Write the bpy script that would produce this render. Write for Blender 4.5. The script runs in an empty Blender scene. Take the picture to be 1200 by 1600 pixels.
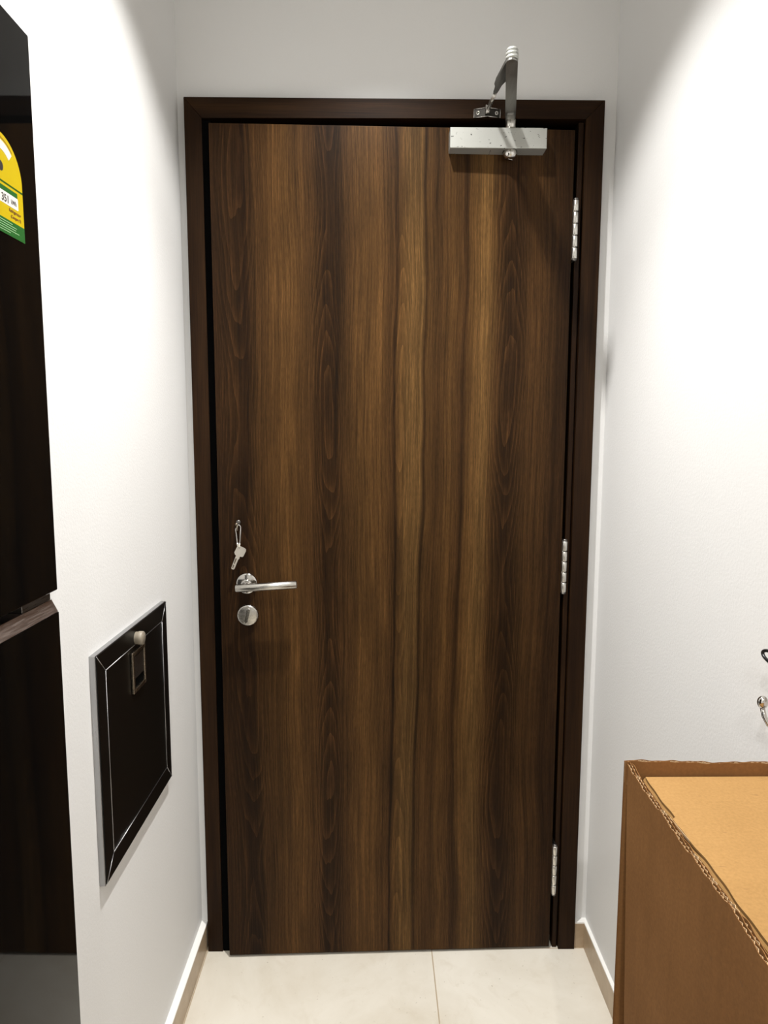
import bpy, bmesh, math, random
from mathutils import Vector, Matrix
random.seed(7)
C = bpy.context.scene.collection
SC = bpy.context.scene

# ------------------------------------------------------------------ camera
def cam_matrix(loc, pitch, yaw, roll):
    cy, sy, cp, sp = math.cos(yaw), math.sin(yaw), math.cos(pitch), math.sin(pitch)
    fwd = Vector((sy*cp, cy*cp, sp)); right = Vector((cy, -sy, 0)); up = right.cross(fwd)
    cr, sr = math.cos(roll), math.sin(roll)
    r = right*cr + up*sr; u = up*cr - right*sr
    m = Matrix((r, u, -fwd)).transposed().to_4x4(); m.translation = loc
    return m
cd = bpy.data.cameras.new('camera'); cam = bpy.data.objects.new('camera', cd); C.objects.link(cam)
cam.matrix_world = cam_matrix(Vector((0.44597, -1.7031, 1.37474)), -0.113579, 0.012329, 0.0022016)
cd.sensor_fit = 'VERTICAL'; cd.sensor_height = 36; cd.sensor_width = 27
cd.lens = 1063.12/1600*36; cd.clip_start = 0.02
SC.camera = cam

# ------------------------------------------------------------------ world, lights, exposure
CEIL = 2.62
LIGHTS = [(0.46, -0.52, 43), (0.46, -1.60, 30), (0.5, -2.75, 60)]  # the third is an added fill lamp for room light behind the camera
w = bpy.data.worlds.new('world'); SC.world = w; w.use_nodes = True
w.node_tree.nodes['Background'].inputs[0].default_value = (1, .97, .93, 1)
w.node_tree.nodes['Background'].inputs[1].default_value = 0.05
for i, (x, y, e) in enumerate(LIGHTS):
    l = bpy.data.lights.new('downlight_lamp', 'SPOT'); l.energy = e; l.color = (1.0, .982, .953)
    l.spot_size = math.radians(106 if i == 0 else 130); l.spot_blend = .40; l.shadow_soft_size = .022
    o = bpy.data.objects.new('downlight_lamp', l); C.objects.link(o); o.location = (x, y, CEIL-.03)
    # narrow core beam added at each downlight to brighten floor and lower walls
    l = bpy.data.lights.new('added_core_spot', 'SPOT'); l.energy = (115, 40, 60)[i]; l.color = (1.0, .982, .953)
    l.spot_size = math.radians(84); l.spot_blend = 1.0; l.shadow_soft_size = .022
    o = bpy.data.objects.new('added_core_spot', l); C.objects.link(o); o.location = (x, y, CEIL-.03)
SC.view_settings.view_transform = 'Standard'; SC.view_settings.look = 'None'
SC.view_settings.gamma = 1; SC.view_settings.use_curve_mapping = False
SC.view_settings.exposure = 0.10

# ------------------------------------------------------------------ node helpers
class NT:
    def __init__(s, name, rough=.5, metal=0, color=(.5,.5,.5)):
        s.m = bpy.data.materials.new(name); s.m.use_nodes = True; s.t = s.m.node_tree
        s.b = s.t.nodes['Principled BSDF']; s.b.inputs['Roughness'].default_value = rough
        s.b.inputs['Metallic'].default_value = metal; s.b.inputs['Base Color'].default_value = (*color, 1)
    def n(s, t): return s.t.nodes.new(t)
    def l(s, a, b): s.t.links.new(a, b)
    def put(s, v, sock):
        if hasattr(v, 'is_output') or isinstance(v, bpy.types.NodeSocket): s.l(v, sock)
        else: sock.default_value = v
    def math(s, op, a, b=0.0, c=0.0):
        n = s.n('ShaderNodeMath'); n.operation = op
        s.put(a, n.inputs[0]); s.put(b, n.inputs[1]); s.put(c, n.inputs[2]); return n.outputs[0]
    def coords(s):
        n = s.n('ShaderNodeTexCoord'); x = s.n('ShaderNodeSeparateXYZ'); s.l(n.outputs['Object'], x.inputs[0])
        return n.outputs['Object'], x.outputs[0], x.outputs[1], x.outputs[2]
    def vec(s, x, y, z):
        n = s.n('ShaderNodeCombineXYZ'); s.put(x, n.inputs[0]); s.put(y, n.inputs[1]); s.put(z, n.inputs[2]); return n.outputs[0]
    def noise(s, v, scale=1, detail=2, rough=.5, dist=0):
        n = s.n('ShaderNodeTexNoise'); s.l(v, n.inputs['Vector']); n.inputs['Scale'].default_value = scale
        n.inputs['Detail'].default_value = detail; n.inputs['Roughness'].default_value = rough; n.inputs['Distortion'].default_value = dist
        return n.outputs['Fac']
    def ramp(s, f, stops, interp='LINEAR'):
        n = s.n('ShaderNodeValToRGB'); s.l(f, n.inputs[0]); r = n.color_ramp; r.interpolation = interp
        while len(r.elements) > 1: r.elements.remove(r.elements[0])
        r.elements[0].position = stops[0][0]; r.elements[0].color = (*stops[0][1], 1)
        for p, c in stops[1:]: e = r.elements.new(p); e.color = (*c, 1)
        return n.outputs[0]
    def rng(s, f, a, b, c, d):
        n = s.n('ShaderNodeMapRange'); s.put(f, n.inputs[0])
        for i, v in enumerate((a, b, c, d)): n.inputs[i+1].default_value = v
        return n.outputs[0]
    def mix(s, f, a, b, mode='MIX'):
        n = s.n('ShaderNodeMix'); n.data_type = 'RGBA'; n.blend_type = mode
        s.put(f, n.inputs[0])
        s.put(a if not isinstance(a, tuple) else (*a, 1), n.inputs[6]); s.put(b if not isinstance(b, tuple) else (*b, 1), n.inputs[7])
        return n.outputs[2]
    def scalecol(s, col, f):
        n = s.n('ShaderNodeVectorMath'); n.operation = 'SCALE'; s.l(col, n.inputs[0]); s.put(f, n.inputs[3]); return n.outputs[0]
    def bump(s, h, strength=.2, dist=.001):
        n = s.n('ShaderNodeBump'); s.l(h, n.inputs['Height']); n.inputs['Strength'].default_value = strength
        n.inputs['Distance'].default_value = dist; s.l(n.outputs[0], s.b.inputs['Normal'])
    def col(s, c): s.l(c, s.b.inputs['Base Color'])

def wall_mat(name, color):
    s = NT(name, .72, 0, color); v, x, y, z = s.coords()
    a = s.noise(v, 3.0, 3); s.col(s.mix(s.rng(a, .35, .7, 0, .06), color, (color[0]*.8, color[1]*.79, color[2]*.76)))
    h = s.noise(v, 190, 4, .6); s.bump(h, .22, .0015); return s.m
M_WALL = wall_mat('white_wall_paint', (.80, .797, .787))
M_CEIL = wall_mat('white_ceiling_paint', (.82, .81, .79))

def floor_mat():
    s = NT('cream_marble_tile', .28); v, x, y, z = s.coords()
    a = s.noise(v, 2.2, 6, .6, 1.2); b = s.noise(v, 14, 5, .65, .8)
    c = s.ramp(a, [(.3, (.64, .585, .485)), (.5, (.71, .665, .575)), (.7, (.765, .725, .64))])
    c = s.mix(s.rng(b, .55, .75, 0, .35), c, (.56, .49, .38))
    p = s.noise(v, 120, 2); c = s.mix(s.rng(p, .70, .76, 0, .6), c, (.34, .29, .22))
    jx = s.math('ABSOLUTE', s.math('SUBTRACT', s.math('MODULO', s.math('ADD', x, 6-.597+.3), .6), .3))
    jy = s.math('ABSOLUTE', s.math('SUBTRACT', s.math('MODULO', s.math('ADD', y, 6+.62+.3), .6), .3))
    j = s.math('LESS_THAN', s.math('MINIMUM', jx, jy), .0014)
    c = s.mix(j, c, (.42, .33, .22)); s.col(c)
    s.l(s.rng(j, 0, 1, .26, .7), s.b.inputs['Roughness'])
    h = s.math('SUBTRACT', 1, j); s.bump(h, .3, .0006); return s.m
M_FLOOR = floor_mat()

def skirt_mat():
    s = NT('beige_skirting_tile', .35); v, x, y, z = s.coords()
    a = s.noise(v, 9, 5, .6, 1.5)
    c = s.ramp(a, [(.3, (.38, .28, .18)), (.5, (.46, .35, .235)), (.72, (.53, .42, .30))])
    j = s.math('LESS_THAN', s.math('ABSOLUTE', s.math('SUBTRACT', s.math('MODULO', s.math('ADD', y, 6.245), .6), .3)), .0012)
    s.col(s.mix(j, c, (.16, .11, .07))); return s.m
M_SKIRT = skirt_mat()
M_LEDGE = NT('white_ledge_top', .5, 0, (.86, .85, .82)).m

def veneer():
    s = NT('dark_walnut_veneer', .42); v, X0, Y, Z = s.coords()
    X = s.math('SUBTRACT', X0, .061)
    warp = s.noise(s.vec(s.math('MULTIPLY', X, 3.0), 0, s.math('MULTIPLY', Z, .9)), 1, 2)
    warp2 = s.noise(s.vec(s.math('MULTIPLY', X, 9.0), 4, s.math('MULTIPLY', Z, 2.2)), 1, 2)
    Xw = s.math('ADD', X, s.math('ADD', s.math('MULTIPLY', s.math('SUBTRACT', warp, .5), .06), s.math('MULTIPLY', s.math('SUBTRACT', warp2, .5), .022)))
    D = (.0140, .0058, .0018); K = (.0235, .0102, .0031); Md = (.0420, .0192, .0058); Br = (.0660, .0312, .0090); HH = (.0900, .0465, .0142)
    stops = [(0, K), (.05, K), (.085, D), (.12, Md), (.21, Br), (.275, Md), (.30, K), (.34, K), (.365, Md), (.405, Br), (.455, Br), (.495, Md), (.502, D),
             (.510, Br), (.535, HH), (.572, HH), (.580, D), (.588, Br), (.62, Md), (.66, Br), (.690, Md), (.70, K), (.712, Br), (.755, HH), (.79, Md), (.82, K), (.85, K), (.885, Md), (.93, Md), (.965, K), (1, K)]
    base = s.ramp(s.math('DIVIDE', Xw, .85), stops)
    # slow lightness drift of the veneer sheet along the grain
    drift = s.noise(s.vec(s.math('MULTIPLY', X, 7.0), 9, s.math('MULTIPLY', Z, .8)), 1, 3)
    base = s.scalecol(base, s.rng(drift, .3, .7, .70, 1.25))
    tot = None
    for c, wd, k, ph, n0, am in [(.062, .036, 5.4, .4, 1.3, .9), (.268, .030, 6.4, 1.9, 5.1, 1.0), (.446, .026, 4.9, 4.4, 9.7, .55), (.703, .034, 5.8, 2.2, 13.9, .95)]:
        nz = s.noise(s.vec(s.math('MULTIPLY', X, 14.0), n0, s.math('MULTIPLY', Z, 2.1)), 1, 3)
        nz2 = s.noise(s.vec(0.0, n0+3, s.math('MULTIPLY', Z, 1.7)), 1, 2)
        u = s.math('DIVIDE', s.math('ADD', s.math('SUBTRACT', X, c), s.math('MULTIPLY', s.math('SUBTRACT', nz2, .5), .05)), wd)
        u2 = s.math('MULTIPLY', u, u)
        F = s.math('ADD', u2, s.math('ADD', s.math('MULTIPLY', s.math('SINE', s.math('ADD', s.math('MULTIPLY', Z, k), ph)), .95), s.math('MULTIPLY', nz, 1.9)))
        r = s.math('FRACT', s.math('MULTIPLY', F, 2.6))
        r = s.math('POWER', r, 3.0)
        mask = s.math('DIVIDE', 1.0, s.math('ADD', 1.0, s.math('MULTIPLY', u2, s.math('MULTIPLY', u2, .55))))
        t = s.math('MULTIPLY', s.math('MULTIPLY', s.math('SUBTRACT', r, .27), am), mask)
        tot = t if tot is None else s.math('ADD', tot, t)
    c = s.scalecol(base, s.math('ADD', 1.0, s.math('MULTIPLY', tot, 1.0)))
    mot = s.noise(s.vec(s.math('MULTIPLY', X, 22.0), 31, s.math('MULTIPLY', Z, 4.5)), 1, 4, .6)
    c = s.scalecol(c, s.rng(mot, .3, .7, .80, 1.20))
    # medium straight streaks, following the warp
    st = s.noise(s.vec(s.math('MULTIPLY', Xw, 85.0), 2, s.math('MULTIPLY', Z, .8)), 1, 4, .6)
    c = s.scalecol(c, s.rng(st, .3, .7, .72, 1.28))
    st2 = s.noise(s.vec(s.math('MULTIPLY', Xw, 210.0), 5, s.math('MULTIPLY', Z, 1.6)), 1, 3, .6)
    c = s.scalecol(c, s.rng(st2, .3, .7, .66, 1.36))
    fg = s.noise(s.vec(s.math('MULTIPLY', Xw, 520.0), 7, s.math('MULTIPLY', Z, 9.0)), 1, 3, .6)
    c = s.scalecol(c, s.rng(fg, .3, .7, .58, 1.42))
    po = s.noise(s.vec(s.math('MULTIPLY', X, 800.0), 3, s.math('MULTIPLY', Z, 60.0)), 1, 2)
    c = s.scalecol(c, s.rng(po, .3, .65, .72, 1.14))
    s.col(c); s.bump(fg, .12, .0004)
    s.b.inputs['Specular IOR Level'].default_value = .10
    return s.m
M_LEAF = veneer()

def frame_wood(name, horiz=False):
    s = NT(name, .45); v, X, Y, Z = s.coords()
    a, b = (Z, X) if horiz else (X, Z)
    lo = s.noise(s.vec(s.math('MULTIPLY', a, 26.0), 0, s.math('MULTIPLY', b, 1.6)), 1, 3, .5, .6)
    fg = s.noise(s.vec(s.math('MULTIPLY', a, 420.0), s.math('MULTIPLY', Y, 300.0), s.math('MULTIPLY', b, 8.0)), 1, 3, .6)
    c = s.ramp(lo, [(.3, (.0120, .0050, .0018)), (.5, (.0190, .0082, .0028)), (.7, (.0290, .0130, .0043))])
    c = s.scalecol(c, s.rng(fg, .3, .7, .6, 1.4)); s.col(c); s.bump(fg, .12, .0004)
    s.b.inputs['Specular IOR Level'].default_value = .10
    return s.m
M_FRV = frame_wood('dark_frame_veneer_upright'); M_FRH = frame_wood('dark_frame_veneer_crosswise', True)
M_GAPBLACK = NT('black_seal_and_gap_shade', .8, 0, (.0015, .0015, .0015)); M_GAPBLACK.b.inputs['Specular IOR Level'].default_value = .03; M_GAPBLACK = M_GAPBLACK.m  # seal black deepened so that the door gap reads as shade

def brushed(name, color, rough, sc=(30, 30, 900), amp=.25):
    s = NT(name, rough, 1, color); v, x, y, z = s.coords()
    n = s.noise(s.vec(s.math('MULTIPLY', x, sc[0]), s.math('MULTIPLY', y, sc[1]), s.math('MULTIPLY', z, sc[2])), 1, 3)
    s.l(s.rng(n, .3, .7, rough*(1-amp), rough*(1+amp)), s.b.inputs['Roughness']); s.bump(n, .08, .0003); return s.m
M_STEEL = brushed('brushed_stainless_steel', (.50, .48, .44), .26)
M_STEELV = brushed('satin_hinge_steel', (.66, .64, .60), .30, (600, 600, 20))
M_CHROME = NT('polished_chrome', .10, 1, (.55, .53, .50)).m
M_KEY = brushed('nickel_key_metal', (.80, .76, .68), .38)
def silver_paint():
    s = NT('silver_painted_closer_metal', .40, .6, (.42, .425, .40)); v, x, y, z = s.coords()
    a = s.noise(v, 60, 3, .6); b = s.noise(s.vec(s.math('MULTIPLY', x, 90.0), y, s.math('MULTIPLY', z, 260.0)), 1, 2)
    chip = s.math('MULTIPLY', s.math('GREATER_THAN', b, .665), s.math('GREATER_THAN', a, .50))
    s.col(s.mix(chip, (.46, .465, .435), (.05, .045, .04))); return s.m
M_SILVER = silver_paint()
M_ARM = brushed('grey_arm_metal', (.30, .295, .28), .42, (200, 20, 200)); M_BRACKET = brushed('dark_bracket_plate_metal', (.045, .042, .038), .4)
M_DARKMETAL = brushed('worn_dark_bracket_metal', (.16, .15, .14), .35)
def gloss_black(name, rough, col=(.0022, .0022, .0022)):
    s = NT(name, rough, 0, col); v, x, y, z = s.coords()
    n = s.noise(v, 6, 2); s.l(s.rng(n, .3, .7, rough*.92, rough*1.08), s.b.inputs['Roughness']); s.b.inputs['IOR'].default_value = 1.25; return s.m
M_BLKGLASS = gloss_black('black_glass_fridge_door', .035)
M_BLKSIDE = gloss_black('black_fridge_cabinet', .4, (.01, .01, .01))
def panel_black():
    s = NT('black_panel_laminate', .30, 0, (.004, .0035, .003)); v, x, y, z = s.coords()
    d = s.noise(v, 170, 2); s.col(s.mix(s.rng(d, .74, .78, 0, .5), (.0042, .0036, .003), (.25, .23, .2)))
    s.b.inputs['Specular IOR Level'].default_value = .18; return s.m
M_PANEL = panel_black()
M_ALU = brushed('aluminium_edge_trim', (.42, .42, .425), .35, (300, 300, 12))
M_BRONZE = brushed('brownish_groove_metal', (.40, .33, .30), .38)
M_LATCH = brushed('bronze_latch_metal', (.26, .22, .17), .30)
M_KNOB = NT('cream_plastic_knob', .45, 0, (.25, .215, .165)).m

def card(name, a, b, fl=.12):
    s = NT(name, .82); v, x, y, z = s.coords()
    n1 = s.noise(v, 5, 4, .6); n2 = s.noise(v, 240, 3, .6)
    bands = s.noise(s.vec(s.math('MULTIPLY', x, 2.0), s.math('MULTIPLY', y, 60.0), s.math('MULTIPLY', z, 2.0)), 1, 2)
    c = s.mix(s.rng(n1, .3, .7, 0, 1), a, b); c = s.scalecol(c, s.rng(n2, .3, .7, .9, 1.08)); c = s.scalecol(c, s.rng(bands, .3, .7, 1-fl*.5, 1+fl*.4))
    sc = s.noise(s.vec(s.math('MULTIPLY', x, 30.0), s.math('MULTIPLY', y, 130.0), s.math('MULTIPLY', z, 130.0)), 1, 2)
    c = s.mix(s.rng(sc, .70, .76, 0, .6), c, (.16, .085, .04))
    s.col(c); s.bump(n2, .15, .0005); s.b.inputs['Specular IOR Level'].default_value = .08; return s.m
M_CARD = card('brown_cardboard', (.185, .086, .030), (.230, .110, .040))
M_CARDTOP = card('tan_inner_cardboard', (.300, .170, .062), (.345, .198, .074), .06)
M_FLUTE = card('torn_cardboard_edge', (.44, .30, .165), (.52, .37, .22))
def flat(name, c, r=.5): return NT(name, r, 0, c).m
M_YEL = flat('label_yellow', (.56, .41, .005), .35); M_GRN = flat('label_green', (.018, .12, .022), .35); M_DKGRN = flat('label_dark_green', (.02, .09, .01), .35)
M_LWHITE = flat('label_white', (.75, .74, .70), .35); M_LBLACK = flat('label_black_ink', (.03, .02, .02)); M_LBROWN = flat('label_brown_ink', (.18, .07, .01)); M_LGREY = flat('label_pale_green_ink', (.25, .45, .22))
M_BLACKWIRE = flat('black_coated_wire', (.008, .008, .008), .3)
M_LENS = NT('downlight_lens', .3); M_LENS.b.inputs['Emission Color'].default_value = (1, .96, .9, 1); M_LENS.b.inputs['Emission Strength'].default_value = 6; M_LENS = M_LENS.m
M_WHITEMETAL = flat('white_downlight_rim', (.8, .8, .8), .3)

# ------------------------------------------------------------------ mesh helpers
def box(bm, x0, x1, y0, y1, z0, z1, mat=None, bev=0):
    vs = [bm.verts.new((x, y, z)) for x in (x0, x1) for y in (y0, y1) for z in (z0, z1)]
    if mat: bmesh.ops.transform(bm, matrix=mat, verts=vs)
    idx = [(0,1,3,2), (4,6,7,5), (0,4,5,1), (2,3,7,6), (0,2,6,4), (1,5,7,3)]
    fs = [bm.faces.new([vs[i] for i in q]) for q in idx]
    if bev:
        es = list({e for f in fs for e in f.edges})
        bmesh.ops.bevel(bm, geom=es, offset=bev, segments=3, profile=.5, affect='EDGES')
def lathe(bm, prof, axis_m, n=40):          # prof: list of (r, h), around local z
    rings = []
    for r, h in prof:
        if r < 1e-6: rings.append([bm.verts.new(axis_m @ Vector((0, 0, h)))])
        else: rings.append([bm.verts.new(axis_m @ Vector((r*math.cos(2*math.pi*i/n), r*math.sin(2*math.pi*i/n), h))) for i in range(n)])
    for a, b in zip(rings, rings[1:]):
        if len(a) == 1 and len(b) == 1: continue
        for i in range(n):
            j = (i+1) % n
            if len(a) == 1: f = bm.faces.new((a[0], b[i], b[j]))
            elif len(b) == 1: f = bm.faces.new((a[i], a[j], b[0]))
            else: f = bm.faces.new((a[i], a[j], b[j], b[i]))
            f.smooth = True
def axis(loc, d):                           # local z along d
    d = Vector(d).normalized(); m = d.to_track_quat('Z', 'Y').to_matrix().to_4x4(); m.translation = Vector(loc); return m
def tube(bm, pts, r, n=14, closed=False, caps=True):
    pts = [Vector(p) for p in pts]; rings = []; N = len(pts); up = None
    for i, p in enumerate(pts):
        a = pts[(i-1) % N] if (closed or i > 0) else p; b = pts[(i+1) % N] if (closed or i < N-1) else p
        t = (b-a).normalized()
        if up is None: up = t.orthogonal().normalized()
        up = (up - t*up.dot(t)).normalized(); s = t.cross(up)
        rr = r[i] if isinstance(r, (list, tuple)) else r
        rings.append([bm.verts.new(p + up*rr*math.cos(2*math.pi*k/n) + s*rr*math.sin(2*math.pi*k/n)) for k in range(n)])
    for i in range(N if closed else N-1):
        a, b = rings[i], rings[(i+1) % N]
        for k in range(n):
            f = bm.faces.new((a[k], a[(k+1) % n], b[(k+1) % n], b[k])); f.smooth = True
    if not closed and caps: bm.faces.new(rings[0][::-1]); bm.faces.new(rings[-1])
def prism(bm, poly, m, h, bev=0):            # poly in local xy, extruded h along local z
    a = [bm.verts.new(m @ Vector((x, y, 0))) for x, y in poly]; b = [bm.verts.new(m @ Vector((x, y, h))) for x, y in poly]
    fs = [bm.faces.new(a[::-1]), bm.faces.new(b)]
    n = len(poly)
    for i in range(n): fs.append(bm.faces.new((a[i], a[(i+1) % n], b[(i+1) % n], b[i])))
    if bev: bmesh.ops.bevel(bm, geom=list(fs[0].edges)+list(fs[1].edges), offset=bev, segments=2, profile=.5, affect='EDGES')
def arc(cx, cy, r, a0, a1, n): return [(cx+r*math.cos(math.radians(a0+(a1-a0)*i/n)), cy+r*math.sin(math.radians(a0+(a1-a0)*i/n))) for i in range(n+1)]
def rrect(x0, x1, y0, y1, r, n=6): return arc(x1-r, y1-r, r, 0, 90, n)+arc(x0+r, y1-r, r, 90, 180, n)+arc(x0+r, y0+r, r, 180, 270, n)+arc(x1-r, y0+r, r, 270, 360, n)
def bez(p0, p1, p2, p3, n=10):
    o = []
    for i in range(n+1):
        t = i/n; u = 1-t; o.append(Vector(p0)*u**3 + Vector(p1)*3*u*u*t + Vector(p2)*3*u*t*t + Vector(p3)*t**3)
    return o
def empty(name, loc):
    o = bpy.data.objects.new(name, None); C.objects.link(o); o.location = loc; o.empty_display_size = .05; return o
def world_off(p):
    v = Vector((0, 0, 0))
    while p: v += p.location; p = p.parent
    return v
def obj(name, bm, mat, parent=None, loc=None, label=None, smooth_angle=None):
    """bm is in world coordinates; the object's origin goes to loc (default: parent's)."""
    bmesh.ops.recalc_face_normals(bm, faces=bm.faces)
    off = world_off(parent); at = Vector(loc) if loc is not None else off
    bmesh.ops.translate(bm, verts=bm.verts, vec=-at)
    me = bpy.data.meshes.new(name); bm.to_mesh(me); bm.free(); me.materials.append(mat)
    o = bpy.data.objects.new(name, me); C.objects.link(o)
    if parent: o.parent = parent
    o.location = at-off
    if label: o['label'] = label
    return o
def tag(o, label, cat, group=None, kind=None):
    o['label'] = label; o['category'] = cat
    if group: o['group'] = group
    if kind: o['kind'] = kind
    return o
def B(): return bmesh.new()
def bx(name, mat, parent, *a, bev=0, m=None, **k):
    bm = B(); box(bm, *a, mat=m, bev=bev); return obj(name, bm, mat, parent, **k)

# ------------------------------------------------------------------ the setting
WL, WR = -.021, 1.016            # side walls
YB = -4.0                        # far end of the corridor, behind the camera
def struct(name, bm, mat, label, cat, loc=(0,0,0)):
    return tag(obj(name, bm, mat, None, loc), label, cat, kind='structure')
bm = B(); box(bm, -1.0, 1.3, YB-.1, .25, -.1, 0)
struct('floor', bm, M_FLOOR, 'cream marble tiled floor in front of the wooden door', 'floor')
bm = B(); box(bm, -1.0, 1.3, YB-.1, .25, CEIL, CEIL+.1)
struct('ceiling', bm, M_CEIL, 'white ceiling above the narrow entrance passage', 'ceiling')
# wall with the door opening (opening x 0.02..0.96, up to z 2.13)
bm = B(); box(bm, -1.0, .012, 0, .15, 0, CEIL); box(bm, .968, 1.3, 0, .15, 0, CEIL); box(bm, .012, .968, 0, .15, 2.136, CEIL)
struct('wall_front', bm, M_WALL, 'off-white wall around and above the wooden door', 'wall')
# left wall with the fridge niche cut in it
NY, NB = -.785, -1.66
bm = B(); box(bm, -.80, WL, NY, 0, 0, CEIL); box(bm, -.80, WL, YB, NB, 0, CEIL); box(bm, -.80, -.70, NB, NY, 0, CEIL); box(bm, -.70, WL, NB, NY, 1.875, CEIL)
struct('wall_left', bm, M_WALL, 'white left side wall with the black hatch in it', 'wall')
bm = B(); box(bm, WR, 1.15, YB, 0, 0, CEIL)
struct('wall_right', bm, M_WALL, 'white right side wall behind the cardboard carton', 'wall')
bm = B(); box(bm, -1.0, 1.3, YB-.1, YB, 0, CEIL)
struct('wall_back', bm, M_WALL, 'white wall closing the passage behind the viewer', 'wall')
# skirting tiles with a thin white ledge strip on top
def skirting(name, x0, x1, y0, y1, label, ledge):
    e = empty(name, ((x0+x1)/2, (y0+y1)/2, 0)); tag(e, label, 'skirting', kind='structure')
    bx('skirting_tile', M_SKIRT, e, x0, x1, y0, y1, 0, .069, loc=(0, 0, 0))
    bm = B(); box(bm, *ledge, .069, .073); obj('white_ledge', bm, M_LEDGE, e)
skirting('baseboard_left', WL, -.005, NY, -.0, 'beige tile skirting with white top ledge along the left wall', (WL, -.0052, NY, 0))
skirting('baseboard_right', 1.007, WR, YB, -.0, 'beige tile skirting with white top ledge along the right wall', (1.0072, WR, YB, 0))
skirting('baseboard_front', .982, 1.007, -.0185, 0, 'short beige skirting piece between the door frame and the right wall', (.982, 1.0072, -.0183, 0))

# ------------------------------------------------------------------ the door (door_1)
door = empty('door_1', (0, 0, 0)); tag(door, 'dark walnut veneer door standing slightly ajar in its dark wooden frame', 'door', kind='structure')
HX, HY, SW = .913, -.0225, math.radians(1.55)
LM = Matrix.Translation((HX, HY, 0)) @ Matrix.Rotation(SW, 4, 'Z') @ Matrix.Translation((-HX, 0, 0))   # closed-door coordinates (front face y=0) -> world
def LP(x, y, z): return LM @ Vector((x, y, z))
bm = B(); box(bm, .061, .913, 0, .045, .0075, 2.0845, mat=LM, bev=.0008)
obj('door_leaf', bm, M_LEAF, door, label='wide dark brown walnut veneer leaf with upright cathedral grain')
FR = empty('door_frame', (0, 0, 0)); FR.parent = door
FY = -.024
def fpoly(name, pts, y0, y1, mat):
    bm = B(); prism(bm, pts, Matrix(((1,0,0,0),(0,0,-1,y1),(0,1,0,0),(0,0,0,1))), y1-y0, .0007); return obj(name, bm, mat, FR)
fpoly('frame_upright', [(0, 0), (.0385, 0), (.0405, 2.104), (0, 2.15)], FY, .012, M_FRV)
fpoly('frame_upright', [(.9375, 0), (.9808, 0), (.9808, 2.15), (.9375, 2.1085)], FY, .012, M_FRV)
fpoly('frame_head', [(0.0004, 2.1503), (.0409, 2.1043), (.9372, 2.1088), (.9806, 2.1503)], FY, .012, M_FRH)
bx('rebate_strip', M_FRV, FR, .9225, .9345, -.0165, .012, 0, 2.104, bev=.001)
bx('rebate_strip', M_FRV, FR, .012, .030, .012, .12, 0, 2.13)
bx('rebate_strip', M_FRV, FR, .9385, .968, .012, .12, 0, 2.13)
bx('rebate_strip', M_FRH, FR, .030, .9385, .012, .12, 2.112, 2.136)
bm = B(); box(bm, .030, .070, .003, .030, 0, 2.1); box(bm, .0395, .0605, -.021, .003, 0, 2.1); box(bm, .90, .9385, .030, .042, 0, 2.112); box(bm, .030, .9385, .030, .042, 2.06, 2.112)  # seal strips fill the door gap with black in place of shade
obj('seal_gap_shade', bm, M_GAPBLACK, FR, label='black seal strips standing in for the shade in the door gap')
bx('seal_gap_shade', M_GAPBLACK, FR, .9341, .9375, -.010, .012, 0, 2.1)
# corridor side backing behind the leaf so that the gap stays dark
bx('dark_gap_backing', M_GAPBLACK, FR, .030, .9385, .10, .12, 0, 2.112)
bm = B(); box(bm, .0400, .0425, -.020, -.010, 1.028, 1.072)
box(bm, .0400, .0560, -.0140, -.0115, 1.034, 1.054, bev=.0008)
obj('strike_plate', bm, M_DARKMETAL, door, label='small dark metal strike plate in the gap')

def hinge(z0, z1):
    e = empty('hinge', (.9185, -.029, z0)); e.parent = door
    n = 5; L = (z1-z0); k = L/n
    for i in range(n):
        bm = B(); a = z0+i*k+.0012; b = z0+(i+1)*k-.0012
        lathe(bm, [(0, a), (.0058, a), (.0066, a+.001), (.0066, b-.001), (.0058, b), (0, b)], Matrix.Translation((.9185, -.029, 0)), 24)
        obj('knuckle', bm, M_STEELV, e)
    bm = B(); lathe(bm, [(0, z0-.004), (.0045, z0-.004), (.0060, z0-.002), (.0060, z0), (.0034, z0), (.0034, z1), (.0060, z1), (.0060, z1+.002), (.0045, z1+.004), (0, z1+.004)], Matrix.Translation((.9185, -.029, 0)), 20)
    obj('hinge_pin', bm, M_DARKMETAL, e)
    bm = B(); box(bm, .9128, .9150, -.029, .010, z0, z1); box(bm, .9205, .9222, -.029, .010, z0, z1); obj('hinge_plate', bm, M_STEELV, e)
for z0, z1 in ((1.790, 1.926), (.980, 1.112), (.164, .301)): hinge(z0, z1)

# lever handle, rosette and thumb-turn (closed-door coordinates through LM)
h = empty('lever_handle', LP(.1272, 0, 1.004)); h.parent = door
AX = lambda x, z: LM @ axis((x, 0, z), (0, -1, 0))
bm = B(); lathe(bm, [(0, .009), (.0225, .009), (.0245, .0082), (.026, .006), (.0262, .001), (.0262, 0), (0, 0)], AX(.1272, 1.008), 48)
obj('rosette', bm, M_CHROME, h)
bm = B(); nk = [LP(.1272, -.008, 1.006), LP(.1272, -.030, 1.006), LP(.1272, -.050, 1.0075)]
tube(bm, nk, [.0105, .0095, .0095], 24)
lathe(bm, [(.0095, .008), (.0135, .009), (.014, .0125), (.011, .0145), (.0095, .0145)], AX(.1272, 1.006), 32)
obj('neck', bm, M_CHROME, h)
bm = B(); A = LP(.1085, -.053, 1.0065); Bp = LP(.2545, -.053, 1.0150); d = (Bp-A)
lathe(bm, [(0, 0), (.0088, 0), (.0096, .0008), (.0096, d.length-.0008), (.0088, d.length), (0, d.length)], axis(A, d), 40)
obj('lever', bm, M_STEEL, h)
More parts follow.
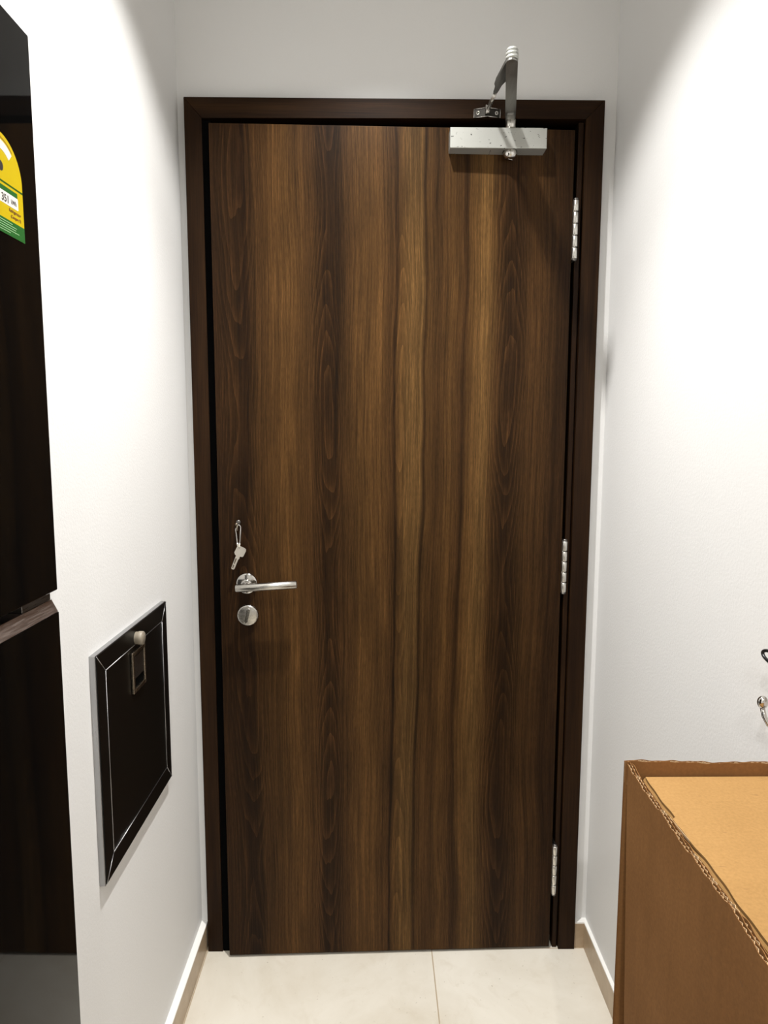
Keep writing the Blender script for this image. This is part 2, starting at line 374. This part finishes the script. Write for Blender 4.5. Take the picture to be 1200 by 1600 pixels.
t = empty('thumb_turn', LP(.1272, 0, .9265)); t.parent = door
bm = B(); lathe(bm, [(0, .0088), (.0225, .0088), (.0245, .008), (.026, .006), (.0262, .001), (.0262, 0), (0, 0)], AX(.128, .9275), 48)
obj('turn_rosette', bm, M_STEEL, t)
bm = B(); m = LM @ Matrix.Translation((.128, -.0088, .9275)) @ Matrix.Rotation(math.radians(90), 4, 'X') @ Matrix.Rotation(math.radians(-12), 4, 'Z')
prism(bm, rrect(-.0042, .0042, -.019, .019, .004), m, .006, .001)
obj('turn_knob', bm, M_CHROME, t)
# screw hook for the key
hk = empty('key_hook', LP(.1085, 0, 1.158)); hk.parent = door
bm = B(); lathe(bm, [(0, .0), (.0055, .0), (.0055, .0015), (.003, .0025), (0, .0025)], AX(.1090, 1.1600), 20); obj('screw_head', bm, M_DARKMETAL, hk)
bm = B(); tube(bm, [LP(.1085, 0, 1.1535), LP(.1085, -.010, 1.1535)] + [LP(.1085+.0*i, -.010-.007*math.sin(i*math.pi/8), 1.1535-.007+.007*math.cos(i*math.pi/8)) for i in range(1, 7)], .0017, 10)
lathe(bm, [(0, .003), (.0028, .0025), (.0036, .001), (.0036, 0)], AX(.1045, 1.1545), 16); obj('hook', bm, M_LATCH, hk)

# ------------------------------------------------------------------ snap clip and key
def kp(px, py, dy=0): return Vector((.1087+(px-370)*.00155, -.060+dy, 1.1588-(py-818)*.00158))
cl = []
ctrl = [(369.5, 824), (372, 820.5), (375, 824), (375.3, 832), (374.5, 845), (373.3, 852), (372.6, 856.5), (371.3, 856.5), (370.4, 851), (369.6, 842), (368.6, 832), (368.2, 827)]
def catmull(P, n=5, closed=True):
    out = []; N = len(P)
    for i in range(N if closed else N-1):
        a, b, c, d = (P[(i-1) % N], P[i], P[(i+1) % N], P[(i+2) % N]) if closed else (P[max(i-1, 0)], P[i], P[i+1], P[min(i+2, N-1)])
        for k in range(n):
            t = k/n; out.append((a*(-t**3+2*t*t-t) + b*(3*t**3-5*t*t+2) + c*(-3*t**3+4*t*t+t) + d*(t**3-t*t))*.5)
    if not closed: out.append(P[-1])
    return out
root = empty('snap_clip', kp(371, 822, .0)); tag(root, 'small silver carabiner clip hanging from the hook on the door above the lever', 'carabiner')
loop = catmull([kp(x, y, .006 if y < 826 else 0) for x, y in ctrl[:7]], closed=False)
bm = B(); tube(bm, loop, .0017, 12); obj('clip_body', bm, M_CHROME, root)
loop = catmull([kp(x, y) for x, y in ctrl[6:]]+[kp(*ctrl[0], .006)], closed=False)
bm = B(); tube(bm, loop, .0015, 12); obj('spring_gate', bm, M_CHROME, root)
bm = B(); tube(bm, [kp(370.2, 848), kp(371.0, 853)], .0024, 12); tube(bm, [kp(373.9, 849), kp(373.2, 853)], .0024, 12); obj('gate_collar', bm, M_STEELV, root)
bm = B()
def kpoly(px):
    return [((x-370)*.00155, -(y-855)*.00158) for x, y in px]
km = Matrix.Translation(kp(370, 855, -.002)) @ Matrix.Rotation(math.radians(90), 4, 'X')
kr = empty('door_key', kp(370, 857)); tag(kr, 'pale metal key hanging tilted from the carabiner clip on the door', 'key')
# bow: rounded plate with a triangular hole, made as two polygons bridging the hole
outer = [(366.5, 865.5), (365.6, 862.5), (369.8, 854.5), (371.2, 852.6), (375, 852.8), (382.2, 856.2), (384, 858.5), (383.6, 861), (379.6, 868.8), (378, 869.8), (374.5, 869.2), (368.4, 867.8)]
hole = [(370.6, 857.6), (371.6, 854.2), (375.2, 855.2), (373.5, 856.3)]
oo = kpoly(outer); hh = kpoly(hole)
def ring_plate(bm, oo, hh, m, hgt):
    n = len(oo); k = len(hh)
    # pair each outer vertex with the nearest hole vertex
    near = [min(range(k), key=lambda j: (oo[i][0]-hh[j][0])**2+(oo[i][1]-hh[j][1])**2) for i in range(n)]
    lv = []
    for z in (0, hgt):
        lv.append(([bm.verts.new(m @ Vector((x, y, z))) for x, y in oo], [bm.verts.new(m @ Vector((x, y, z))) for x, y in hh]))
    for O, Hh in lv:
        for i in range(n):
            j = (i+1) % n; a, b = near[i], near[j]
            if a == b: bm.faces.new((O[i], O[j], Hh[a]))
            else:
                try: bm.faces.new((O[i], O[j], Hh[b], Hh[a]))
                except ValueError: pass
    for q in (0, 1):
        a, b = lv[0][q], lv[1][q]
        for i in range(len(a)): bm.faces.new((a[i], a[(i+1) % len(a)], b[(i+1) % len(a)], b[i]))
ring_plate(bm, oo, hh, km, .0022); obj('key_bow', bm, M_KEY, kr)
bm = B(); prism(bm, kpoly([(366.6, 871), (368.6, 866.8), (374.2, 868.8), (373.2, 872.5), (371, 874.2), (365.3, 888.2), (363.8, 889.6), (360.9, 888.6), (360.2, 887), (365.2, 874.5)]), km, .0021, .0003); obj('key_blade', bm, M_KEY, kr)
bm = B(); prism(bm, kpoly([(367.3, 871.5), (369.4, 872.3), (366, 880.4), (364.3, 879.8)]), km @ Matrix.Translation((0, 0, .0019)), .0006)
prism(bm, kpoly([(363.4, 881.6), (365.2, 882.2), (363.1, 887.2), (361.7, 886.6)]), km @ Matrix.Translation((0, 0, .0019)), .0006); obj('key_groove', bm, M_LATCH, kr)

# ------------------------------------------------------------------ door closer
dc = empty('door_closer', (.725, -.030, 2.05)); tag(dc, 'silver overhead door closer with folding arm at the top right of the dark door', 'door closer')
ly = LP(.725, 0, 0).y
bm = B(); box(bm, .6155, .8375, -.064, ly+.0035, 2.0265, 2.0715, bev=.0016); obj('closer_body', bm, M_SILVER, dc)
SX, SY = .7568, -.0465
bm = B(); lathe(bm, [(0, 2.0085), (.009, 2.0092), (.0135, 2.0120), (.0160, 2.0165), (.0165, 2.021), (.0165, 2.0264), (0, 2.0264)], Matrix.Translation((SX, SY, 0)), 32)
box(bm, -.006, .006, -.0012, .0012, -.0006, .0006, mat=Matrix.Translation((SX, SY, 2.0084)) @ Matrix.Rotation(.5, 4, 'Z'))
obj('spindle_cap', bm, M_CHROME, dc)
bm = B(); lathe(bm, [(0, 2.071), (.0115, 2.071), (.0115, 2.094), (.0095, 2.097), (0, 2.097)], Matrix.Translation((SX, SY, 0)), 32); obj('spindle', bm, M_STEELV, dc)
EX, EY = .7115, -.2860
a = Vector((SX, SY+.006, 0)); b = Vector((EX, EY, 0)); dv = (b-a); L = dv.length
am = Matrix.Translation((a.x, a.y, 2.0965)) @ Matrix.Rotation(math.atan2(dv.y, dv.x), 4, 'Z')
W = .0118
bm = B(); prism(bm, [(-.012, -W*.95), (.03, -W), (L-.002, -W*.98)] + arc(L, 0, W*.98, -80, 80, 10) + [(L-.002, W*.98), (.03, W), (-.012, W*.95)], am, .0055, .0012)
prism(bm, [(-.012, -W*.9), (.034, -W*.9), (.042, -W*.6), (.042, W*.6), (.034, W*.9), (-.012, W*.9)], am @ Matrix.Translation((0, 0, -.0045)), .005, .001)
obj('main_arm', bm, M_ARM, dc)
bm = B(); lathe(bm, [(0, 2.1020), (.0122, 2.1020), (.0122, 2.1072), (.0108, 2.1078), (.0108, 2.1090), (.0120, 2.1096), (.0120, 2.1142), (.0106, 2.1148), (.0106, 2.1160), (.0116, 2.1166), (.0116, 2.1195), (.0095, 2.1225), (.005, 2.1240), (0, 2.1243)], Matrix.Translation((EX, EY, 0)), 36)
obj('elbow_joint', bm, M_SILVER, dc)
# forearm: wide flat strap, neck, then a round rod to the bracket on the frame
FX, FYY, FZ = .7035, -.041, 2.1190
fa = Vector((EX, EY, 2.1105)); fb = Vector((FX, FYY, FZ)); fd = fb-fa; FL = fd.length
# strap turned on edge a little so that its width shows from below
fm = axis(fa, fd) ; xax = fd.normalized(); side = Vector((-.93, 0, -.36)); side = (side-xax*side.dot(xax)).normalized(); nrm = xax.cross(side)
fm = Matrix((xax, side, nrm)).transposed().to_4x4(); fm.translation = fa
bm = B(); prism(bm, [(0, -.009), (.02, -.012), (.085, -.0170), (.110, -.0160), (.128, -.0060), (.150, -.0062), (.168, -.0030), (.168, .0030), (.150, .0062), (.128, .0060), (.110, .0130), (.085, .0140), (.02, .010), (0, .009)], fm @ Matrix.Translation((0, 0, -.002)), .004, .001)
obj('forearm_strap', bm, M_ARM, dc)
bm = B(); tube(bm, [fa+fd*(.160/FL), fa+fd*.985], .0042, 18); obj('forearm_rod', bm, M_STEELV, dc)
br = empty('frame_bracket', (.705, -.030, 2.116)); br.parent = dc; br.location = Vector((.705, -.030, 2.116))-dc.location
bm = B()
for s, wd in ((-1, .0300), (1, .0300)):
    p = [(0, -.024-.013), (s*wd, -.0242-.0005), (s*wd, -.0242), (s*wd*.98, -.0242)]
    m = Matrix.Translation((.7045, 0, 2.1075))
    poly = [(0, -.0375), (s*wd, -.0275), (s*wd, -.0245), (0, -.0345)]
    if s < 0: poly = poly[::-1]
    prism(bm, poly, m, .0195, .0004)
obj('bracket_plate', bm, M_BRACKET, br)
bm = B()
for s in (-1, 1):
    for z in (2.1072, 2.1262):
        tube(bm, [Vector((.7045, -.0378, z)), Vector((.7045+s*.0305, -.0280, z))], .0009, 8)
    tube(bm, [Vector((.7045+s*.0305, -.0280, 2.1072)), Vector((.7045+s*.0305, -.0280, 2.1262))], .0009, 8)
obj('bracket_rim', bm, M_CHROME, br)
for s in (-1, 1):
    bm = B(); d = Vector((s*-.33, -1, 0)); d = Vector((s*.32, -.95, 0)); c0 = Vector((.7045+s*.0215, -.0305, 2.1165))
    lathe(bm, [(.0018, .001), (.0018, .002), (.0040, .002), (.0048, .0004), (.0048, -.001)], axis(c0, d), 20); obj('screw', bm, M_CHROME, br)
bm = B(); lathe(bm, [(0, -.004), (.0045, -.004), (.006, -.001), (.006, .010), (.0045, .0125), (0, .013)], Matrix.Translation((.7035, -.0425, 2.1145)), 24)
box(bm, .6985, .7015, -.046, -.036, 2.110, 2.1285, bev=.0004); obj('pivot_stud', bm, M_CHROME, br)

# ------------------------------------------------------------------ access hatch in the left wall
hp = empty('access_hatch', (WL, -.435, .60)); tag(hp, 'black square access hatch with silver edge trim set on the left wall', 'access hatch')
X1 = -.010
oy0, oy1, oz0, oz1 = -.6205, -.2500, .6140, 1.0125       # outer of the black frame
iy0, iy1, iz0, iz1 = -.5855, -.2810, .6500, .9775
bm = B(); box(bm, WL-.001, X1-.0012, oy0-.0035, oy1+.001, oz0-.0015, oz1+.0015, bev=.0006); obj('aluminium_trim', bm, M_ALU, hp, label='silver aluminium edge trim')
def yz(poly, x0, x1, name, mat, par, bev=0):
    bm = B(); prism(bm, poly, Matrix(((0,0,1,x0),(1,0,0,0),(0,1,0,0),(0,0,0,1))), x1-x0, bev); return obj(name, bm, mat, par)
g = .0006
yz([(oy0, oz0+g), (iy0-g, iz0), (iy0-g, iz1), (oy0, oz1-g)], X1-.002, X1, 'frame_side', M_PANEL, hp)
yz([(oy1, oz0+g), (iy1+g, iz0), (iy1+g, iz1), (oy1, oz1-g)], X1-.002, X1, 'frame_side', M_PANEL, hp)
yz([(oy0+g, oz0), (oy1-g, oz0), (iy1, iz0-g), (iy0, iz0-g)], X1-.002, X1, 'frame_side', M_PANEL, hp)
yz([(oy0+g, oz1), (oy1-g, oz1), (iy1, iz1+g), (iy0, iz1+g)], X1-.002, X1, 'frame_side', M_PANEL, hp)
yz([(iy0, iz0), (iy1, iz0), (iy1, iz1), (iy0, iz1)], X1-.003, X1-.0008, 'hatch_door', M_PANEL, hp, .0004)
bm = B(); w_ = .0007
for a0, b0, a1, b1 in ((iy0, iz0, iy1, iz0), (iy1, iz0, iy1, iz1), (iy1, iz1, iy0, iz1), (iy0, iz1, iy0, iz0), (oy0, oz0, iy0, iz0), (oy1, oz0, iy1, iz0), (oy0, oz1, iy0, iz1), (oy1, oz1, iy1, iz1)):
    tube(bm, [Vector((X1, a0, b0)), Vector((X1, a1, b1))], w_, 8)
obj('inlay_line', bm, M_ALU, hp, label='thin silver joint lines')
lt = empty('latch', (X1, -.435, .935)); lt.parent = hp; lt.location = Vector((X1, -.435, .935))-hp.location
ly0, ly1, lz0, lz1 = -.4700, -.4010, .8890, .9690
bm = B()
for q in (((ly0, ly0+.008), (lz0, lz1)), ((ly1-.007, ly1), (lz0, lz1)), ((ly0+.007, ly1-.006), (lz0, lz0+.008)), ((ly0+.007, ly1-.006), (lz1-.009, lz1))):
    box(bm, X1-.001, X1+.005, q[0][0], q[0][1], q[1][0], q[1][1], bev=.0018)
obj('latch_bezel', bm, M_LATCH, lt)
bm = B(); m = Matrix.Translation((X1+.002, 0, 0)); box(bm, X1, X1+.003, ly0+.009, ly1-.008, lz0+.026, lz1-.012, bev=.001); obj('latch_paddle', bm, M_DARKMETAL, lt)
bm = B(); box(bm, X1-.0005, X1+.0005, ly0+.007, ly1-.006, lz0+.007, lz1-.008); obj('latch_recess', bm, M_GAPBLACK, lt)
bm = B(); lathe(bm, [(.0118, 0), (.0118, .005), (.0128, .007), (.0128, .014), (.0115, .0155), (0, .0158)], axis((X1-.001, -.438, .9890), (1, 0, 0)), 32)
obj('turn_button', bm, M_KNOB, hp, label='round cream turn button')

# ------------------------------------------------------------------ refrigerator
FXX = .030; FE = -.824; FB = -1.50
fr = empty('refrigerator', (-.30, -1.16, 0)); tag(fr, 'tall glossy black two-door refrigerator with energy sticker against the left wall', 'refrigerator')
bx('cabinet', M_BLKSIDE, fr, -.62, -.030, FB+.004, FE-.004, .03, 1.835, bev=.004)
bx('freezer_door', M_BLKGLASS, fr, -.026, FXX, FB, FE, 1.1715, 1.848, bev=.0022)
# lower door: its top edge is cut back as a sloping grip
bm = B(); prism(bm, [(FXX, .045), (FXX, 1.1425), (-.026, 1.1425), (-.026, .045)], Matrix(((1,0,0,0),(0,0,-1,FE),(0,1,0,0),(0,0,0,1))), FE-FB, .0012)
obj('fridge_door', bm, M_BLKGLASS, fr)
bm = B(); prism(bm, [(FXX-.0006, 1.1430), (FXX-.0085, 1.1590), (-.020, 1.1590), (-.020, 1.1430)], Matrix(((1,0,0,0),(0,0,-1,FE-.001),(0,1,0,0),(0,0,0,1))), FE-FB-.002, .0004)
obj('grip_strip', bm, M_BRONZE, fr, label='brown-grey metal grip strip')
bx('hinge_cover', M_DARKMETAL, fr, -.024, FXX-.0090, FE-.075, FE-.003, 1.1592, 1.1685, bev=.0008)
bx('plinth', M_BLKSIDE, fr, -.55, -.02, FB+.01, FE-.01, 0, .045)
# energy sticker (only its right half shows)
st = empty('energy_label', (FXX, -.9055, 1.65)); st.parent = fr; st.location = Vector((FXX, -.9055, 1.65))-fr.location
def lab(poly, lvl, name, mat): return yz(poly, FXX+.0002, FXX+.0004+.00012*lvl, name, mat, st)
CY, RR, ZA = -.9065, .0455, 1.6610
R1 = CY+RR
lab([(CY-RR, 1.598), (R1, 1.598), (R1, ZA)] + arc(CY, ZA, RR, 0, 180, 36)[1:], 0, 'sticker_base', M_YEL)
lab([(CY-RR, 1.598), (R1, 1.598), (R1, 1.6150), (CY-RR, 1.6150)], 1, 'green_band', M_GRN)
lab([(CY-RR, 1.6530), (R1, 1.6530), (R1, 1.6550), (CY-RR, 1.6550)], 1, 'green_rule', M_DKGRN)
lab([(-.9375, 1.6445), (-.8735, 1.6445), (-.8735, 1.6500), (-.9375, 1.6500)], 1, 'green_header', M_GRN)
lab(rrect(-.9405, -.8725, 1.6310, 1.6445, .002), 1, 'white_box', M_LWHITE)
lab(arc(CY, 1.6610, .0375, 48, 132, 20) + arc(CY, 1.6610, .0275, 132, 48, 20), 1, 'rating_arc', M_LWHITE)
lab(arc(CY, 1.6700, .0055, 0, 360, 20)[:-1], 1, 'rating_dot', M_LBLACK)
lab(arc(CY, 1.6610, .0405, 50, 130, 20) + arc(CY, 1.6610, .0395, 130, 50, 20), 1, 'arc_caption', M_LBROWN)
def text(s, y, z, size, mat, name='lettering', align='LEFT', lvl=3, sx=1.0, parent=None):
    cu = bpy.data.curves.new('t', 'FONT'); cu.body = s; cu.size = size; cu.align_x = align; cu.extrude = .0001; cu.offset = size*.012
    o = bpy.data.objects.new('t', cu); C.objects.link(o)
    me = o.to_mesh().copy(); bm = B(); bm.from_mesh(me); bpy.data.objects.remove(o); bpy.data.curves.remove(cu); bpy.data.meshes.remove(me)
    X = FXX+.0004+.00012*lvl
    bmesh.ops.transform(bm, verts=bm.verts, matrix=Matrix(((0,0,1,X),(sx,0,0,y),(0,1,0,z),(0,0,0,1))))
    return obj(name, bm, mat, st)
text('351', -.9085, 1.6335, .0115, M_LBLACK, lvl=2, sx=.95)
text('kWh', -.8880, 1.6350, .0070, M_LBLACK, lvl=2, sx=.8)
text('Refrigerator', -.8935, 1.6255, .0050, M_LBROWN, lvl=1, sx=1.05)
text('(Category 5)', -.8905, 1.6195, .0046, M_LBROWN, lvl=1, sx=.95)
text('4', -.9100, 1.6925, .0080, M_LBLACK, lvl=2)
bm = B()
for i, (a, b) in enumerate([(-.940, -.888), (-.940, -.879), (-.940, -.881), (-.940, -.874), (-.940, -.893)]):
    z = 1.6115-.0026*i; box(bm, FXX+.0004, FXX+.00072, a, b, z, z+.0009)
obj('fine_print', bm, M_LGREY, st)

# ------------------------------------------------------------------ cardboard carton
RIM = .920
BX0, BX1, BY0, BY1 = .7945, 1.006, -1.50, -.8005         # left face, right face, near end, far end
cb = empty('cardboard_carton', (.90, -1.15, 0)); tag(cb, 'tall open brown cardboard carton with torn rim standing against the right wall', 'cardboard box')
def hprof(seed, base, amp):
    rnd = random.Random(seed); ph = [rnd.uniform(0, 6.28) for _ in range(5)]
    def f(t):
        v = sum(math.sin(t*k+p)*a for k, p, a in zip((17, 41, 77, 150, 290), ph, (.0016, .0012, .0010, .0010, .0007)))
        return base + amp*v
    return f
def corr_wall(name, p0, p1, hf, thick, zb, inset=None, dip=None, n=None, plies=2, parent=None):
    """corrugated sheet standing on the line p0->p1 (its outer face), thickness to the left of the line: liners + two zigzag plies."""
    bm = B(); p0 = Vector(p0); p1 = Vector(p1); d = p1-p0; L = d.length; t = d/L; nv = Vector((-t.y, t.x))
    n = n or int(L/.0035); lt = .0007
    offs = [0, thick/plies, thick+lt] if plies == 2 else [0, thick+lt]
    for li, o in enumerate(offs):
        prev = None
        for i in range(n+1):
            s = L*i/n; ww = .0012*math.sin(s*23)+.0007*math.sin(s*61)
            b0 = (inset(s/L) if inset else 0)
            z = hf(s+li*.011)
            q0 = p0+t*s+nv*(o+ww*.5); q1 = q0-nv*lt
            cur = [bm.verts.new((q0.x, q0.y, zb)), bm.verts.new((q0.x, q0.y, z)), bm.verts.new((q1.x, q1.y, z)), bm.verts.new((q1.x, q1.y, zb))]
            if prev:
                for k in range(4): bm.faces.new((prev[k], prev[(k+1) % 4], cur[(k+1) % 4], cur[k]))
            prev = cur
    return bm, p0, t, nv, L
def flutes(p0, t, nv, L, hf, thick, depth=.03, plies=2, period=.0075):
    bm = B(); lt = .0006
    for pl in range(plies):
        sg = 1 if thick > 0 else -1; o0 = thick*pl/plies+sg*.0010; o1 = thick*(pl+1)/plies-sg*.0006
        N = int(L/(period/4)); prev = None
        for i in range(N+1):
            s = L*i/N; ph = s/period*2*math.pi+pl*1.3; ww = .0012*math.sin(s*23)+.0007*math.sin(s*61)
            o = (o0+o1)/2+(o1-o0)/2*math.sin(ph)+ww*.5
            q0 = p0+t*s+nv*o; q1 = q0+t*.0002+nv*lt; z = hf(s)-.0008
            cur = [bm.verts.new((q0.x, q0.y, z-depth)), bm.verts.new((q0.x, q0.y, z)), bm.verts.new((q1.x, q1.y, z)), bm.verts.new((q1.x, q1.y, z-depth))]
            if prev:
                for k in range(4): bm.faces.new((prev[k], prev[(k+1) % 4], cur[(k+1) % 4], cur[k]))
            prev = cur
    return bm
TH = .0070
fs = hprof(3, RIM-.002, 1.0)
# left side panel: stops short of the far corner, more so towards the floor
bm, p0, t_, nv, L = corr_wall('side', (BX0-.016, BY0), (BX0+.002, BY1-.004), fs, -TH, .0)
for v in bm.verts:
    if v.co.z < .1: v.co.y -= .075*max(0, (v.co.y-BY0)/(BY1-BY0))
obj('side_panel', bm, M_CARD, cb)
fb_ = flutes(p0, t_, nv, L, fs, -TH); obj('torn_fluting', fb_, M_FLUTE, cb, label='pale torn fluting along the rim')
ff = hprof(8, RIM+.001, .55)
bm, p0, t_, nv, L = corr_wall('far', (BX0-.0005, BY1), (BX1, BY1-.002), ff, -TH*.6, .0, plies=1); obj('end_panel', bm, M_CARD, cb)
fb_ = flutes(p0, t_, nv, L, ff, -TH*.6, plies=1); obj('torn_fluting', fb_, M_FLUTE, cb)
bm, p0, t_, nv, L = corr_wall('near', (BX1, BY0), (BX0-.016, BY0), hprof(5, RIM-.003, .8), -TH*.6, .0, plies=1); obj('end_panel', bm, M_CARD, cb)
bm, p0, t_, nv, L = corr_wall('right', (BX1, BY1), (BX1, BY0), hprof(6, RIM-.003, .8), -TH*.6, .0, plies=1); obj('side_panel', bm, M_CARD, cb)
# inner carton, a few millimetres below the rim
ic = empty('inner_carton', (.91, -1.15, .02)); tag(ic, 'tan closed carton sitting inside the taller open brown carton', 'cardboard box')
IZ = .900
def inner_edge(y):     # left edge of the inner carton's top, slightly irregular
    return .8200+(y+.80)*.022+.0007*math.sin(y*60)+.0005*math.sin(y*131)
bm = B(); ys = [-.808-.67*i/90 for i in range(91)]
topv = []; 
left_t = [bm.verts.new((inner_edge(y), y, IZ)) for y in ys]; left_m = [bm.verts.new((inner_edge(y)-.0022, y, IZ-.003)) for y in ys]; left_b = [bm.verts.new((inner_edge(y)-.0025, y, .02)) for y in ys]
right_t = [bm.verts.new((.9975, y, IZ+.002)) for y in ys]; right_b = [bm.verts.new((.9975, y, .02)) for y in ys]
for i in range(90):
    for A_, B_ in ((left_t, right_t), (left_m, left_t), (left_b, left_m), (right_t, right_b)):
        bm.faces.new((A_[i], A_[i+1], B_[i+1], B_[i]))
for i in (0, 90): bm.faces.new((left_b[i], left_m[i], left_t[i], right_t[i], right_b[i]))
obj('carton_body', bm, M_CARDTOP, ic)
# its top flap, cut edge showing along part of the left side
fl = [(inner_edge(y)+(-.0004 if y > -.912 or y < -.992 else -.0004-.0048*(y+.992)/.080), y) for y in [-.812-.66*i/120 for i in range(121)]]
bm = B(); prism(bm, fl+[(.995, -1.472), (.995, -.812)], Matrix.Translation((0, 0, IZ+.0006)), .0030)
obj('top_flap', bm, M_CARDTOP, ic)
bm = flutes(Vector((inner_edge(-.990)-.0006, -.990)), Vector((-.0044, .078)).normalized(), Vector((-1, -.03)), .078, lambda s: IZ+.0042, -.0016, depth=.003, plies=1, period=.006)
obj('flap_edge', bm, M_FLUTE, ic)

# ------------------------------------------------------------------ hooks on the right wall, cut by the picture's edge
wr = empty('wire_ring', (WR, -.79, 1.068)); tag(wr, 'black oval wire ring fixed on the right wall above the chrome hook', 'wire ring')
bm = B(); rg = [Vector((.998, -.792+.0235*math.cos(a*math.pi/24), 1.0665+.0078*math.sin(a*math.pi/24))) for a in range(48)]; tube(bm, rg, .0024, 10, closed=True); obj('ring', bm, M_BLACKWIRE, wr)
bm = B(); tube(bm, [Vector((.998, -.8155, 1.0665)), Vector((WR+.001, -.8155, 1.0665))], .003, 12); obj('peg', bm, M_BLACKWIRE, wr)
ch = empty('chrome_hook', (WR, -.79, .98)); tag(ch, 'small chrome wall hook with rounded tip below the black ring', 'hook')
bm = B(); tube(bm, [Vector((WR, -.797, .963)), Vector((WR-.006, -.793, .962)), Vector((WR-.013, -.786, .967)), Vector((WR-.0165, -.780, .977)), Vector((WR-.018, -.7765, .989))], .0034, 14); obj('hook_arm', bm, M_CHROME, ch)
bm = B(); bmesh.ops.create_uvsphere(bm, u_segments=24, v_segments=16, radius=.0075, matrix=Matrix.Translation((WR-.018, -.7765, .9965)) @ Matrix.Diagonal((1, .9, 1.25, 1)))
for f in bm.faces: f.smooth = True
obj('hook_tip', bm, M_CHROME, ch)
bm = B(); lathe(bm, [(.014, 0), (.014, .002), (.012, .004), (0, .0045)], axis((WR, -.800, .961), (-1, 0, 0)), 28); obj('wall_plate', bm, M_CHROME, ch)

# ------------------------------------------------------------------ ceiling downlights
NAMES = ['round recessed ceiling downlight nearest the wooden door', 'round recessed ceiling downlight beside the refrigerator', 'unseen ceiling downlight added as fill for the room behind the viewer']
for (x, y, e), lb in zip(LIGHTS, NAMES):
    d = empty('ceiling_light', (x, y, CEIL)); tag(d, lb, 'ceiling light', 'downlights along the passage')
    bm = B(); lathe(bm, [(.036, 0), (.046, 0), (.046, -.003), (.043, -.006), (.036, -.006), (.036, 0)], Matrix.Translation((x, y, CEIL)), 40); obj('light_rim', bm, M_WHITEMETAL, d)
    bm = B(); lathe(bm, [(0, -.001), (.0355, -.001)], Matrix.Translation((x, y, CEIL)), 40); obj('lens', bm, M_LENS, d)
